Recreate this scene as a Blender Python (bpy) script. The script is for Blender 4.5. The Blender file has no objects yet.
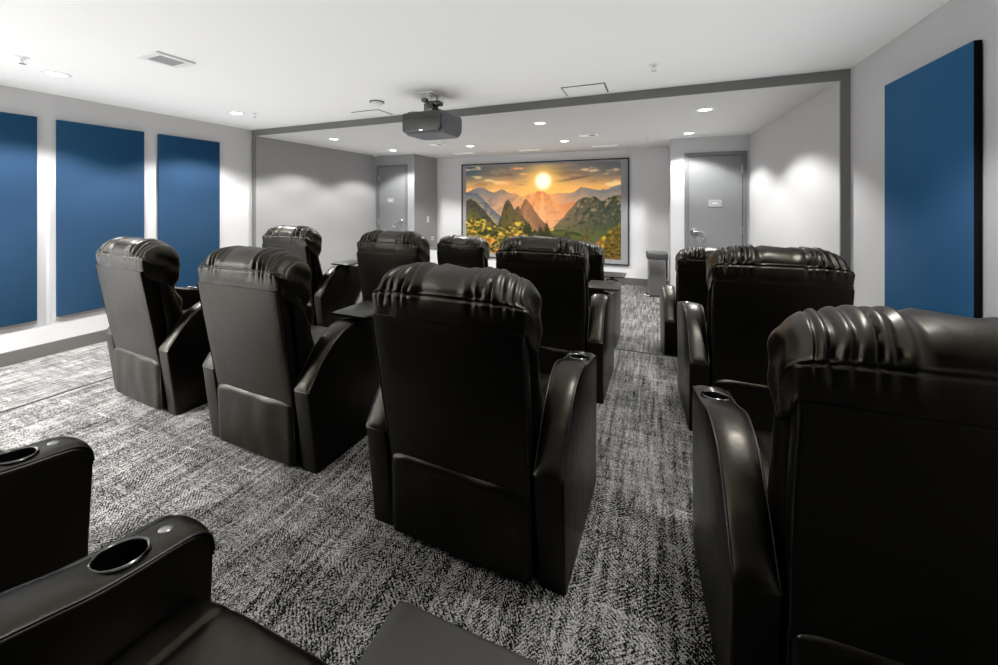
import bpy, bmesh, math, random
from mathutils import Vector, Matrix, noise as mnoise

random.seed(7)
C = bpy.context.scene
COL = C.collection
PI = math.pi

# ------------------------------------------------------------------ camera model
F, CX, HY = 385.0, 499.0, 203.0
CAMH = 1.27
YAW = math.radians(22.0)
CO, SI = math.cos(YAW), math.sin(YAW)
CEIL, LOWCEIL, LOW = 2.29, 2.21, -0.15

def ray(px, py):
    a = (px - CX) / F
    return Vector((a * CO - SI, a * SI + CO, -(py - HY) / F))
def at_z(px, py, z):
    r = ray(px, py); t = (z - CAMH) / r.z
    return Vector((r.x * t, r.y * t, z))
def at_y(px, py, y):
    r = ray(px, py); t = y / r.y
    return Vector((r.x * t, y, CAMH + r.z * t))
def at_x(px, py, x):
    r = ray(px, py); t = x / r.x
    return Vector((x, r.y * t, CAMH + r.z * t))

# ------------------------------------------------------------------ materials
MATS = {}
def new_mat(name):
    m = bpy.data.materials.new(name); m.use_nodes = True
    nt = m.node_tree
    b = nt.nodes['Principled BSDF']
    MATS[name] = m
    return m, nt, b

def N(nt, t, **kw):
    n = nt.nodes.new(t)
    for k, v in kw.items():
        if k in ('operation', 'blend_type', 'data_type', 'attribute_name', 'wave_type', 'bands_direction', 'noise_dimensions'):
            setattr(n, k, v)
        else:
            n.inputs[k].default_value = v
    return n

def plain(name, col, rough=0.5, metal=0.0, spec=0.5, bump=0.0, bscale=200, var=0.0):
    m, nt, b = new_mat(name)
    b.inputs['Base Color'].default_value = (*col, 1)
    b.inputs['Roughness'].default_value = rough
    b.inputs['Metallic'].default_value = metal
    b.inputs['Specular IOR Level'].default_value = spec
    tc = N(nt, 'ShaderNodeTexCoord')
    if bump or var:
        nz = N(nt, 'ShaderNodeTexNoise', Scale=bscale, Detail=3.0)
        nt.links.new(tc.outputs['Object'], nz.inputs['Vector'])
        if bump:
            bp = N(nt, 'ShaderNodeBump', Strength=bump, Distance=0.002)
            nt.links.new(nz.outputs['Fac'], bp.inputs['Height'])
            nt.links.new(bp.outputs['Normal'], b.inputs['Normal'])
        if var:
            nz2 = N(nt, 'ShaderNodeTexNoise', Scale=1.7, Detail=2.0)
            nt.links.new(tc.outputs['Object'], nz2.inputs['Vector'])
            rp = nt.nodes.new('ShaderNodeValToRGB')
            rp.color_ramp.elements[0].color = (*[c * (1 - var) for c in col], 1)
            rp.color_ramp.elements[1].color = (*[min(1, c * (1 + var)) for c in col], 1)
            nt.links.new(nz2.outputs['Fac'], rp.inputs['Fac'])
            nt.links.new(rp.outputs['Color'], b.inputs['Base Color'])
    return m

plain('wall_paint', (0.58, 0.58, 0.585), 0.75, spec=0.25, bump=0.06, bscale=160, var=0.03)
plain('wall_paint_brightened', (0.78, 0.78, 0.785), 0.75, spec=0.25, bump=0.06, bscale=160)  # wall paint lightened: missing light on the screen wall put into colour
plain('back_wall_absorber', (0.03, 0.03, 0.03), 0.75, spec=0.25)  # black set on the unseen back wall to keep leather reflections dark
plain('bulkhead_paint', (0.17, 0.168, 0.16), 0.7, spec=0.25, bump=0.05, bscale=160)
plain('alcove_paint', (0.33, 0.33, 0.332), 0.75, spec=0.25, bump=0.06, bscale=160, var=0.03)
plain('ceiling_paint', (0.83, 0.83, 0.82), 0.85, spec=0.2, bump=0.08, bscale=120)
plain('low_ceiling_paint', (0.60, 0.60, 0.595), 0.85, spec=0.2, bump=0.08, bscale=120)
plain('baseboard_vinyl', (0.115, 0.112, 0.105), 0.5, spec=0.3)
plain('panel_blue', (0.020, 0.056, 0.120), 0.85, spec=0.15, bump=0.35, bscale=420, var=0.10)
plain('panel_blue_lit', (0.034, 0.098, 0.222), 0.85, spec=0.15, bump=0.35, bscale=420, var=0.12)  # same fabric as the left panels; brighter light there put into the colour
plain('panel_black', (0.008, 0.008, 0.009), 0.8, spec=0.2)
plain('panel_trim', (0.36, 0.33, 0.30), 0.6)
plain('door_paint', (0.21, 0.215, 0.22), 0.5, spec=0.3, var=0.02)
plain('door_frame_paint', (0.16, 0.163, 0.166), 0.45, spec=0.3)
plain('white_plastic', (0.75, 0.75, 0.74), 0.4)
plain('bright_white', (0.93, 0.93, 0.92), 0.5)
plain('grey_plastic', (0.35, 0.35, 0.35), 0.5)
plain('sign_grey', (0.36, 0.36, 0.36), 0.45)
plain('vent_dark', (0.16, 0.165, 0.17), 0.6)
plain('seam_dark', (0.09, 0.09, 0.09), 0.7)
plain('chrome', (0.75, 0.75, 0.75), 0.22, metal=1.0)
plain('satin_steel', (0.50, 0.49, 0.47), 0.30, metal=1.0, bump=0.05, bscale=90)
plain('bin_steel', (0.36, 0.355, 0.345), 0.30, metal=1.0)
plain('dark_steel', (0.09, 0.09, 0.09), 0.35, metal=0.8)
plain('gunmetal_ring', (0.16, 0.16, 0.155), 0.22, metal=1.0)
plain('well_black', (0.004, 0.004, 0.004), 0.3)
plain('projector_dark', (0.030, 0.029, 0.025), 0.42, spec=0.5)
plain('projector_grey', (0.10, 0.10, 0.115), 0.42, spec=0.5)
plain('bin_plastic', (0.05, 0.05, 0.049), 0.45)
plain('tray_laminate', (0.026, 0.025, 0.023), 0.31, spec=0.5, bump=0.05, bscale=500)
plain('void_black', (0.004, 0.004, 0.004), 0.9, spec=0.1)
plain('frame_black', (0.012, 0.012, 0.013), 0.5)
plain('screen_border', (0.34, 0.34, 0.35), 0.8)
plain('piping_leather', (0.020, 0.019, 0.016), 0.4)
plain('white_lacquer', (0.72, 0.72, 0.72), 0.4)

def leather(name, col, rough):
    m, nt, b = new_mat(name)
    tc = N(nt, 'ShaderNodeTexCoord')
    nz = N(nt, 'ShaderNodeTexNoise', Scale=9.0, Detail=4.0, Roughness=0.6)
    nt.links.new(tc.outputs['Object'], nz.inputs['Vector'])
    rp = nt.nodes.new('ShaderNodeValToRGB')
    rp.color_ramp.elements[0].position = 0.3; rp.color_ramp.elements[1].position = 0.75
    rp.color_ramp.elements[0].color = (*[c * 0.75 for c in col], 1)
    rp.color_ramp.elements[1].color = (*[c * 1.3 for c in col], 1)
    nt.links.new(nz.outputs['Fac'], rp.inputs['Fac'])
    nt.links.new(rp.outputs['Color'], b.inputs['Base Color'])
    mr = N(nt, 'ShaderNodeMapRange')
    mr.inputs['To Min'].default_value = rough - 0.05; mr.inputs['To Max'].default_value = rough + 0.09
    nt.links.new(nz.outputs['Fac'], mr.inputs['Value'])
    nt.links.new(mr.outputs['Result'], b.inputs['Roughness'])
    b.inputs['Specular IOR Level'].default_value = 0.6
    b.inputs['Specular Tint'].default_value = (1.0, 0.93, 0.80, 1)
    vo = N(nt, 'ShaderNodeTexVoronoi', Scale=330.0)
    nt.links.new(tc.outputs['Object'], vo.inputs['Vector'])
    n2 = N(nt, 'ShaderNodeTexNoise', Scale=16.0, Detail=2.0)
    nt.links.new(tc.outputs['Object'], n2.inputs['Vector'])
    b1 = N(nt, 'ShaderNodeBump', Strength=0.06, Distance=0.0006)
    nt.links.new(vo.outputs['Distance'], b1.inputs['Height'])
    b2 = N(nt, 'ShaderNodeBump', Strength=0.10, Distance=0.02)
    nt.links.new(n2.outputs['Fac'], b2.inputs['Height'])
    nt.links.new(b1.outputs['Normal'], b2.inputs['Normal'])
    nt.links.new(b2.outputs['Normal'], b.inputs['Normal'])
    return m
leather('leather', (0.0050, 0.0046, 0.0038), 0.36)
leather('leather_back', (0.0058, 0.0054, 0.0045), 0.35)

def emit(name, col, strength):
    m, nt, b = new_mat(name)
    b.inputs['Base Color'].default_value = (0.8, 0.8, 0.8, 1)
    b.inputs['Emission Color'].default_value = (*col, 1)
    b.inputs['Emission Strength'].default_value = strength
    return m
emit('lens_glow', (1.0, 0.98, 0.95), 9.0)
emit('led_white', (1, 1, 1), 3.0)

def carpet():
    m, nt, b = new_mat('carpet')
    L = nt.links.new
    tc = N(nt, 'ShaderNodeTexCoord')
    off = N(nt, 'ShaderNodeMapping'); L(tc.outputs['Object'], off.inputs['Vector'])
    off.inputs['Location'].default_value = (0, 0, 0.1234)
    P = off.outputs['Vector']
    sep = N(nt, 'ShaderNodeSeparateXYZ'); L(tc.outputs['Object'], sep.inputs['Vector'])
    def M(op, a=None, bb=None, c=None):
        n = N(nt, 'ShaderNodeMath', operation=op)
        for i, v in enumerate((a, bb, c)):
            if v is None: continue
            if isinstance(v, (int, float)): n.inputs[i].default_value = v
            else: L(v, n.inputs[i])
        return n.outputs[0]
    x, y = sep.outputs['X'], sep.outputs['Y']
    # wobble
    wn = N(nt, 'ShaderNodeTexNoise', Scale=14.0, Detail=2.0); L(P, wn.inputs['Vector'])
    wob = M('MULTIPLY', M('SUBTRACT', wn.outputs['Fac'], 0.5), 0.035)
    # herringbone: stripes of width 0.11 along y, hatch direction alternates
    st = M('PINGPONG', M('ADD', x, M('MULTIPLY', wob, 0.6)), 0.075)
    d = M('ADD', M('ADD', y, M('MULTIPLY', st, 1.5)), wob)
    d2 = M('ADD', M('SUBTRACT', x, M('MULTIPLY', M('PINGPONG', y, 0.09), 1.2)), wob)
    h1 = M('SINE', M('MULTIPLY', d, 2 * PI / 0.0155))
    h2 = M('SINE', M('MULTIPLY', d2, 2 * PI / 0.017))
    bn = N(nt, 'ShaderNodeTexNoise', Scale=3.2, Detail=1.0); L(P, bn.inputs['Vector'])
    mask = M('MULTIPLY', M('SUBTRACT', bn.outputs['Fac'], 0.47), 14.0)
    n = N(nt, 'ShaderNodeClamp'); L(mask, n.inputs['Value']); mk = n.outputs[0]
    hat = M('ADD', M('MULTIPLY', h1, mk), M('MULTIPLY', h2, M('SUBTRACT', 1.0, mk)))
    # fine tuft noise
    fn = N(nt, 'ShaderNodeTexNoise', Scale=230.0, Detail=2.0, Roughness=0.7); L(P, fn.inputs['Vector'])
    fine = M('SUBTRACT', fn.outputs['Fac'], 0.5)
    # lengthwise streaks
    mp = N(nt, 'ShaderNodeMapping'); L(P, mp.inputs['Vector'])
    mp.inputs['Scale'].default_value = (46.0, 3.2, 1.0)
    sn = N(nt, 'ShaderNodeTexNoise', Scale=1.0, Detail=3.0, Roughness=0.6); L(mp.outputs['Vector'], sn.inputs['Vector'])
    streak = M('SUBTRACT', sn.outputs['Fac'], 0.5)
    mp2 = N(nt, 'ShaderNodeMapping'); L(P, mp2.inputs['Vector'])
    mp2.inputs['Scale'].default_value = (5.0, 34.0, 1.0)
    sn2 = N(nt, 'ShaderNodeTexNoise', Scale=1.0, Detail=2.0); L(mp2.outputs['Vector'], sn2.inputs['Vector'])
    cross = M('SUBTRACT', sn2.outputs['Fac'], 0.5)
    big = N(nt, 'ShaderNodeTexNoise', Scale=5.5, Detail=3.0); L(P, big.inputs['Vector'])
    bigv = M('SUBTRACT', big.outputs['Fac'], 0.5)
    v = M('ADD', M('MULTIPLY', hat, 0.16), M('MULTIPLY', fine, 3.2))
    v = M('ADD', v, M('ADD', M('MULTIPLY', streak, 1.15), M('MULTIPLY', cross, 0.45)))
    v = M('ADD', v, M('MULTIPLY', bigv, 0.45))
    v = M('ADD', v, 0.5)
    # short light dashes: at the crossings of a coarse grid
    cell = 0.42
    fx = M('ABSOLUTE', M('SUBTRACT', M('FRACT', M('DIVIDE', M('ADD', x, M('MULTIPLY', M('FLOOR', M('DIVIDE', y, 0.50)), 0.17)), cell)), 0.5))
    fy = M('ABSOLUTE', M('SUBTRACT', M('FRACT', M('DIVIDE', y, 0.50)), 0.5))
    dash = M('MULTIPLY', M('LESS_THAN', fx, 0.10), M('LESS_THAN', fy, 0.0075))
    v = M('ADD', v, M('MULTIPLY', dash, 0.38))
    rp = nt.nodes.new('ShaderNodeValToRGB'); L(v, rp.inputs['Fac'])
    e = rp.color_ramp.elements
    e[0].position = 0.27; e[0].color = (0.012, 0.012, 0.0125, 1)
    e[1].position = 0.82; e[1].color = (0.62, 0.605, 0.585, 1)
    k = e.new(0.50); k.color = (0.105, 0.103, 0.10, 1)
    L(rp.outputs['Color'], b.inputs['Base Color'])
    b.inputs['Roughness'].default_value = 0.95
    b.inputs['Specular IOR Level'].default_value = 0.1
    bp = N(nt, 'ShaderNodeBump', Strength=0.7, Distance=0.006); L(v, bp.inputs['Height'])
    L(bp.outputs['Normal'], b.inputs['Normal'])
    return m
carpet()

def picture_mat():
    m, nt, b = new_mat('projected_picture')
    a = N(nt, 'ShaderNodeAttribute', attribute_name='Col')
    nt.links.new(a.outputs['Color'], b.inputs['Emission Color'])
    b.inputs['Emission Strength'].default_value = 1.25
    b.inputs['Base Color'].default_value = (0.02, 0.02, 0.02, 1)
    b.inputs['Roughness'].default_value = 0.9
    b.inputs['Specular IOR Level'].default_value = 0.1
picture_mat()

# ------------------------------------------------------------------ mesh helpers
def finish(bm, name, mat, parent=None, smooth=None, loc=None, recalc=True):
    if recalc:
        bmesh.ops.recalc_face_normals(bm, faces=bm.faces[:])
    me = bpy.data.meshes.new(name)
    bm.to_mesh(me); bm.free()
    mats = mat if isinstance(mat, (list, tuple)) else [mat]
    for mm in mats: me.materials.append(MATS[mm])
    if smooth is not None:
        for p in me.polygons: p.use_smooth = True
        me.set_sharp_from_angle(angle=math.radians(smooth))
    o = bpy.data.objects.new(name, me)
    COL.objects.link(o)
    if parent is not None: o.parent = parent
    if loc is not None: o.location = loc
    return o

def box(bm, x0, x1, y0, y1, z0, z1, bev=0.0, seg=2, mat=0):
    t = bmesh.new()
    vs = [t.verts.new((x, y, z)) for x in (x0, x1) for y in (y0, y1) for z in (z0, z1)]
    for f in ((0, 1, 3, 2), (4, 6, 7, 5), (0, 4, 5, 1), (2, 3, 7, 6), (0, 2, 6, 4), (1, 5, 7, 3)):
        t.faces.new([vs[i] for i in f])
    bmesh.ops.recalc_face_normals(t, faces=t.faces[:])
    if bev > 0:
        bmesh.ops.bevel(t, geom=t.edges[:], offset=bev, segments=seg, profile=0.5, affect='EDGES')
    merge(bm, t, mat)

def merge(bm, t, mat=0, mtx=None):
    if mtx is not None: bmesh.ops.transform(t, matrix=mtx, verts=t.verts[:])
    t.verts.ensure_lookup_table()
    mp = {v: bm.verts.new(v.co) for v in t.verts}
    for f in t.faces:
        try:
            nf = bm.faces.new([mp[v] for v in f.verts]); nf.material_index = mat
        except ValueError:
            pass
    t.free()

def prism(bm, pts, axis, a0, a1, bev=0.0, seg=2, mat=0):
    """pts: 2D outline, extruded along axis ('x': pts are (y,z); 'y': (x,z); 'z': (x,y))"""
    t = bmesh.new()
    def mk(p, a):
        return {'x': (a, p[0], p[1]), 'y': (p[0], a, p[1]), 'z': (p[0], p[1], a)}[axis]
    A = [t.verts.new(mk(p, a0)) for p in pts]; B = [t.verts.new(mk(p, a1)) for p in pts]
    t.faces.new(A); t.faces.new(B[::-1])
    n = len(pts)
    for i in range(n): t.faces.new((A[i], A[(i + 1) % n], B[(i + 1) % n], B[i]))
    bmesh.ops.recalc_face_normals(t, faces=t.faces[:])
    if bev:
        sel = [e for e in t.edges if (e.verts[0] in A and e.verts[1] in A) or (e.verts[0] in B and e.verts[1] in B)] if True else []
        bmesh.ops.bevel(t, geom=sel, offset=bev, segments=seg, profile=0.5, affect='EDGES')
    merge(bm, t, mat)

def tube(bm, pts, r, n=10, mat=0, caps=True):
    pts = [Vector(p) for p in pts]
    rings = []
    up = None
    for i, p in enumerate(pts):
        d = (pts[min(i + 1, len(pts) - 1)] - pts[max(i - 1, 0)]).normalized()
        if up is None:
            up = Vector((0, 0, 1)) if abs(d.z) < 0.9 else Vector((1, 0, 0))
        s = d.cross(up).normalized(); u = s.cross(d).normalized(); up = u
        rr = r[i] if isinstance(r, (list, tuple)) else r
        rings.append([bm.verts.new(p + s * rr * math.cos(2 * PI * k / n) + u * rr * math.sin(2 * PI * k / n)) for k in range(n)])
    for a, b_ in zip(rings, rings[1:]):
        for k in range(n):
            f = bm.faces.new((a[k], a[(k + 1) % n], b_[(k + 1) % n], b_[k])); f.material_index = mat
    if caps:
        bm.faces.new(rings[0][::-1]).material_index = mat; bm.faces.new(rings[-1]).material_index = mat

def lathe(bm, prof, c=(0, 0, 0), n=32, mtx=None, mat=0, squash=(1, 1)):
    """prof: list of (r,z); closed where r==0"""
    t = bmesh.new(); rings = []
    for r, z in prof:
        if r < 1e-6: rings.append([t.verts.new((0, 0, z))])
        else: rings.append([t.verts.new((r * squash[0] * math.cos(2 * PI * k / n), r * squash[1] * math.sin(2 * PI * k / n), z)) for k in range(n)])
    for a, b_ in zip(rings, rings[1:]):
        for k in range(n):
            k2 = (k + 1) % n
            if len(a) == 1 and len(b_) == 1: continue
            if len(a) == 1: t.faces.new((a[0], b_[k], b_[k2]))
            elif len(b_) == 1: t.faces.new((a[k], b_[0], a[k2]))
            else: t.faces.new((a[k], b_[k], b_[k2], a[k2]))
    m4 = Matrix.Translation(c) @ (mtx if mtx is not None else Matrix())
    merge(bm, t, mat, m4)

def grid(bm, fn, nu, nv, closed_u=False, closed_v=False, mat=0):
    V = [[bm.verts.new(fn(i / (nu if closed_u else nu - 1), j / (nv if closed_v else nv - 1))) for j in range(nv)] for i in range(nu)]
    for i in range(nu if closed_u else nu - 1):
        for j in range(nv if closed_v else nv - 1):
            f = bm.faces.new((V[i][j], V[(i + 1) % nu][j], V[(i + 1) % nu][(j + 1) % nv], V[i][(j + 1) % nv])); f.material_index = mat
    return V

def catmull(pts, n, closed=True):
    P = [Vector(p) for p in pts]; m = len(P); out = []
    segs = m if closed else m - 1
    for k in range(n):
        t = k / n * segs if closed else k / (n - 1) * segs
        i = min(int(t), segs - 1); f = t - i
        if closed: p0, p1, p2, p3 = P[(i - 1) % m], P[i % m], P[(i + 1) % m], P[(i + 2) % m]
        else: p0, p1, p2, p3 = P[max(i - 1, 0)], P[i], P[i + 1], P[min(i + 2, m - 1)]
        out.append(0.5 * ((2 * p1) + (p2 - p0) * f + (2 * p0 - 5 * p1 + 4 * p2 - p3) * f * f + (3 * p1 - p0 - 3 * p2 + p3) * f ** 3))
    return out

def empty(name, loc, rz=0.0, label=None, cat=None, group=None, kind=None):
    o = bpy.data.objects.new(name, None); COL.objects.link(o)
    o.location = loc; o.rotation_euler = (0, 0, rz); o.empty_display_size = 0.1
    tag(o, label, cat, group, kind)
    return o
def tag(o, label=None, cat=None, group=None, kind=None):
    if label: o['label'] = label
    if cat: o['category'] = cat
    if group: o['group'] = group
    if kind: o['kind'] = kind
    return o
def struct(name, bm, mat, label=None, smooth=None, parent=None):
    o = finish(bm, name, mat, parent, smooth=smooth)
    if parent is None:
        o['kind'] = 'structure'
        if label: o['label'] = label
    return o
def copy_tree(o, parent=None):
    c = o.copy(); COL.objects.link(c)
    if parent is not None: c.parent = parent
    for ch in list(o.children): copy_tree(ch, c)
    return c
def remove_tree(o):
    for ch in list(o.children): remove_tree(ch)
    bpy.data.objects.remove(o)

def carve(o, cutters):
    """boolean-subtract cutter meshes (bmesh list) from o and bake"""
    cs = []
    for cb in cutters:
        me = bpy.data.meshes.new('cut'); cb.to_mesh(me); cb.free()
        c = bpy.data.objects.new('cut', me); COL.objects.link(c); cs.append(c)
        md = o.modifiers.new('b', 'BOOLEAN'); md.operation = 'DIFFERENCE'; md.object = c; md.solver = 'EXACT'
    bpy.context.view_layer.update()
    for c in cs: c.matrix_world = o.matrix_world
    bpy.context.view_layer.update()
    dg = bpy.context.evaluated_depsgraph_get()
    me = bpy.data.meshes.new_from_object(o.evaluated_get(dg))
    o.modifiers.clear()
    if len(me.polygons) > 4: o.data = me
    for c in cs: bpy.data.objects.remove(c)

# ------------------------------------------------------------------ room shell
XL, XR = -5.24, 1.38          # side walls of the main part
YB = -1.6                     # wall behind the camera
YK = 3.71                     # bulkhead plane
AXL, AXR = -5.18, 1.32        # side walls beyond the bulkhead
YD = 6.22                     # door walls
YS = 7.05                     # screen wall
NXL, NXR = -4.26, 0.22        # niche of the screen
T = 0.12

def wall(name, x0, x1, y0, y1, z0, z1, mat, label=None):
    bm = bmesh.new(); box(bm, x0, x1, y0, y1, z0, z1)
    return struct(name, bm, mat, label)

wall('floor', XL - T, XR + T, YB - T, YS + T, LOW - 0.1, LOW, 'carpet')
bm = bmesh.new(); box(bm, -3.67, XR, YB, 3.485, LOW, 0.0, bev=0.006, seg=1)
struct('floor_platform', bm, 'carpet')
bm = bmesh.new(); box(bm, -3.678, -3.662, YB, 3.493, -0.004, 0.004, bev=0.002, seg=1); box(bm, -3.662, XR, 3.477, 3.493, -0.004, 0.004, bev=0.002, seg=1)
struct('trim_2', bm, 'frame_black', 'dark nosing strip along the platform edges')
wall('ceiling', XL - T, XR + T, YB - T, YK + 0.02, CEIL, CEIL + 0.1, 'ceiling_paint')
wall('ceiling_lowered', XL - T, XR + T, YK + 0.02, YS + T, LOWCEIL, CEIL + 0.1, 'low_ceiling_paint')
wall('wall_left', XL - T, XL, YB - T, YK, LOW, CEIL, 'wall_paint')
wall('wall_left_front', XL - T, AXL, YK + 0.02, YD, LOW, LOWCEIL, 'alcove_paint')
wall('wall_right', XR, XR + T, YB - T, YK, LOW, CEIL, 'wall_paint')
AXD = 1.215
bm = bmesh.new(); prism(bm, [(AXR, YK + 0.02), (XR + T, YK + 0.02), (XR + T, YD + T), (AXD, YD + T), (AXD, YD)], 'z', LOW, LOWCEIL)
struct('wall_right_front', bm, 'wall_paint')
wall('wall_back', -3.3, XR, YB - T, YB, LOW, CEIL, 'back_wall_absorber')
wall('wall_back_left', XL, -3.3, YB - T, YB, LOW, CEIL, 'wall_paint')  # light stretch added so left recliner backs mirror a bright wall
wall('wall_screen', NXL - 0.05, NXR + 0.05, YS, YS + T, LOW, LOWCEIL, 'wall_paint_brightened')
# bulkhead face and the jamb returning down at right
bm = bmesh.new()
box(bm, XL, XR, YK, YK + 0.02, LOWCEIL, CEIL)
box(bm, AXR, XR, YK, YK + 0.02, LOW, LOWCEIL)
box(bm, XL, AXL, YK, YK + 0.02, LOW, LOWCEIL)
struct('trim_1', bm, 'bulkhead_paint', 'grey bulkhead face dropping from the main ceiling')

# door walls with openings
def door_wall(name, x0, x1, dx0, dx1, ztop, mat):
    bm = bmesh.new()
    if dx0 > x0: box(bm, x0, dx0, YD, YD + T, LOW, LOWCEIL)
    if dx1 < x1: box(bm, dx1, x1, YD, YD + T, LOW, LOWCEIL)
    box(bm, dx0, dx1, YD, YD + T, ztop, LOWCEIL)
    return bm
dl0 = at_y(377.0, 200, YD).x; dl1 = at_y(407.5, 200, YD).x
dr0 = at_y(684.5, 200, YD).x; dr1 = at_y(747.0, 200, YD).x
dlt = at_y(392, 165.0, YD).z; drt = at_y(715, 152.0, YD).z
dr1 = min(dr1, AXD - 0.004); dl0 = max(dl0, AXL + 0.01)
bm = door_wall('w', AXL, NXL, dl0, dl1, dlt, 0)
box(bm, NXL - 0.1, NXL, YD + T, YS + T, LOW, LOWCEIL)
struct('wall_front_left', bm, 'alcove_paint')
bm = door_wall('w', NXR, AXD, dr0, dr1, drt, 0)
box(bm, NXR, NXR + 0.1, YD + T, YS + T, LOW, LOWCEIL)
struct('wall_front_right', bm, 'wall_paint')

def make_door(name, x0, x1, zt, handle_px, sign_px, hinge_left, label):
    d = empty(name, ((x0 + x1) / 2, YD, LOW), 0, label, None, None, 'structure')
    cx = (x0 + x1) / 2
    fw = 0.05
    bm = bmesh.new()
    pts = [(x0, LOW), (x0, zt), (x1, zt), (x1, LOW), (x1 - fw, LOW), (x1 - fw, zt - fw), (x0 + fw, zt - fw), (x0 + fw, LOW)]
    pts = [(p[0] - cx, p[1] - LOW) for p in pts]
    prism(bm, pts, 'y', -0.018, 0.09)
    finish(bm, 'door_frame', 'door_frame_paint', d)
    bm = bmesh.new(); box(bm, x0 + fw + 0.003 - cx, x1 - fw - 0.003 - cx, 0.004, 0.045, 0.008, zt - fw - 0.003 - LOW, bev=0.002, seg=1)
    leaf = finish(bm, 'door_leaf', 'door_paint', d)
    for hz in (0.25, 1.05, zt - LOW - 0.25):
        bm = bmesh.new()
        hx = (x0 + fw) if hinge_left else (x1 - fw)
        lathe(bm, [(0, -0.055), (0.009, -0.055), (0.009, 0.055), (0, 0.055)], (hx - cx, -0.004, hz), 12)
        box(bm, hx - cx - 0.014, hx - cx + 0.014, -0.001, 0.006, hz - 0.05, hz + 0.05)
        finish(bm, 'hinge', 'satin_steel', d, smooth=40)
    hp = at_y(handle_px[0], handle_px[1], YD)
    bm = bmesh.new()
    rx = Matrix.Rotation(PI / 2, 4, 'X')
    c = (hp.x - cx, 0.004, hp.z - LOW)
    lathe(bm, [(0, 0.018), (0.036, 0.018), (0.046, 0.008), (0.046, -0.002)], c, 28, rx)
    lathe(bm, [(0, 0.065), (0.016, 0.065), (0.016, 0.01)], c, 16, rx)
    s = 1 if not hinge_left else -1
    tube(bm, [(c[0] - s * .01, -0.062, c[2]), (c[0] + s * 0.04, -0.066, c[2] + 0.002), (c[0] + s * 0.10, -0.068, c[2] - 0.006), (c[0] + s * 0.135, -0.066, c[2] - 0.03), (c[0] + s * 0.14, -0.062, c[2] - 0.07), (c[0] + s * 0.12, -0.058, c[2] - 0.105), (c[0] + s * 0.08, -0.052, c[2] - 0.115)], [0.016, 0.015, 0.014, 0.013, 0.012, 0.011, 0.009], 12)
    finish(bm, 'door_handle', 'chrome', d, smooth=40)
    sp = at_y(sign_px[0], sign_px[1], YD)
    sx, sz = sp.x - cx, sp.z - LOW
    w = sign_px[2]
    bm = bmesh.new(); box(bm, sx - w / 2, sx + w / 2, -0.004, 0.006, sz - w * 0.3, sz + w * 0.3, bev=0.002, seg=1)
    sg = finish(bm, 'sign_plate', 'sign_grey', d)
    bm = bmesh.new()
    q = w * 0.055
    for k, (ox, ww, hh) in enumerate(((-3.4, 1.3, .7), (-1.7, 1.2, 1.1), (0.1, 1.3, .7), (2.0, 1.5, 1.0))):
        box(bm, sx + ox * q, sx + (ox + ww) * q, -0.0055, -0.003, sz - hh * q * .8, sz + hh * q * .8)
    finish(bm, 'raised_lettering', 'bright_white', sg)
    return d
make_door('door_1', dl0, dl1, dlt, (401.0, 221.5), (390.5, 200.3, 0.15), True, 'grey door at the left end beyond the bulkhead')
make_door('door_2', dr0, dr1, drt, (694.0, 231.5), (715.0, 203.3, 0.165), False, 'grey door to the right of the screen')

# baseboards
def baseboard(name, segs):
    bm = bmesh.new()
    for (x0, x1, y0, y1, z) in segs: box(bm, x0, x1, y0, y1, z, z + 0.12, bev=0.003, seg=1)
    struct(name, bm, 'baseboard_vinyl')
b = 0.014
baseboard('baseboard_left', [(XL, XL + b, YB, YK - 0.002, LOW), (AXL, AXL + b, YK + 0.03, YD - 0.002, LOW)])
baseboard('baseboard_right', [(XR - b, XR, YB, YK - 0.002, 0.0 - 0.0)])
bm = bmesh.new(); prism(bm, [(AXR - b, YK + 0.025), (AXR, YK + 0.025), (AXD, YD - 0.02), (AXD - b, YD - 0.02)], 'z', LOW, LOW + 0.12)
struct('baseboard_right_front', bm, 'baseboard_vinyl')
bm = None
baseboard('baseboard_front', [(NXL + b, NXR - b, YS - b, YS, LOW), (NXL, NXL + b, YD, YS, LOW), (NXR - b, NXR, YD, YS, LOW), (NXR, dr0 - 0.002, YD - b, YD, LOW), (dl1 + 0.002, NXL, YD - b, YD, LOW)])

# ------------------------------------------------------------------ acoustic panels
def acoustic_left(y0, y1, label):
    z0, z1 = 0.20, 2.055
    p = empty('acoustic_panel', (XL, (y0 + y1) / 2, z0), 0, label, 'wall panel', 'blue acoustic panels on the left wall')
    w = (y1 - y0) / 2
    bm = bmesh.new(); box(bm, 0.004, 0.03, -w, w, 0.0, z1 - z0, bev=0.004, seg=2)
    finish(bm, 'fabric_face', 'panel_blue', p, smooth=40)
    bm = bmesh.new(); box(bm, 0.0, 0.016, -w - 0.004, w + 0.004, -0.028, 0.0)
    finish(bm, 'bottom_rail', 'panel_trim', p)
    return p
acoustic_left(0.98, 1.676, 'blue fabric wall panel cut by the left edge of the photo')
acoustic_left(1.80, 2.470, 'middle blue fabric panel on left wall, between two others')
acoustic_left(2.60, 3.264, 'blue fabric panel on left wall nearest the bulkhead')
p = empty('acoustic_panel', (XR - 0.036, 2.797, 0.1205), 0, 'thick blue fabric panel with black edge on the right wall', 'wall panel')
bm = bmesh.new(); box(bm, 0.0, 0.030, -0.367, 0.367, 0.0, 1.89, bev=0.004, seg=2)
f = finish(bm, 'fabric_face', ['panel_blue_lit', 'panel_black'], p, smooth=40)
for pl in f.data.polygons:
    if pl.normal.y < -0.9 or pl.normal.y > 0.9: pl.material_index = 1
bm = bmesh.new(); box(bm, 0.030, 0.0358, -0.34, 0.34, 0.0, 1.88)
finish(bm, 'backing_board', 'panel_black', p)

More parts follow.
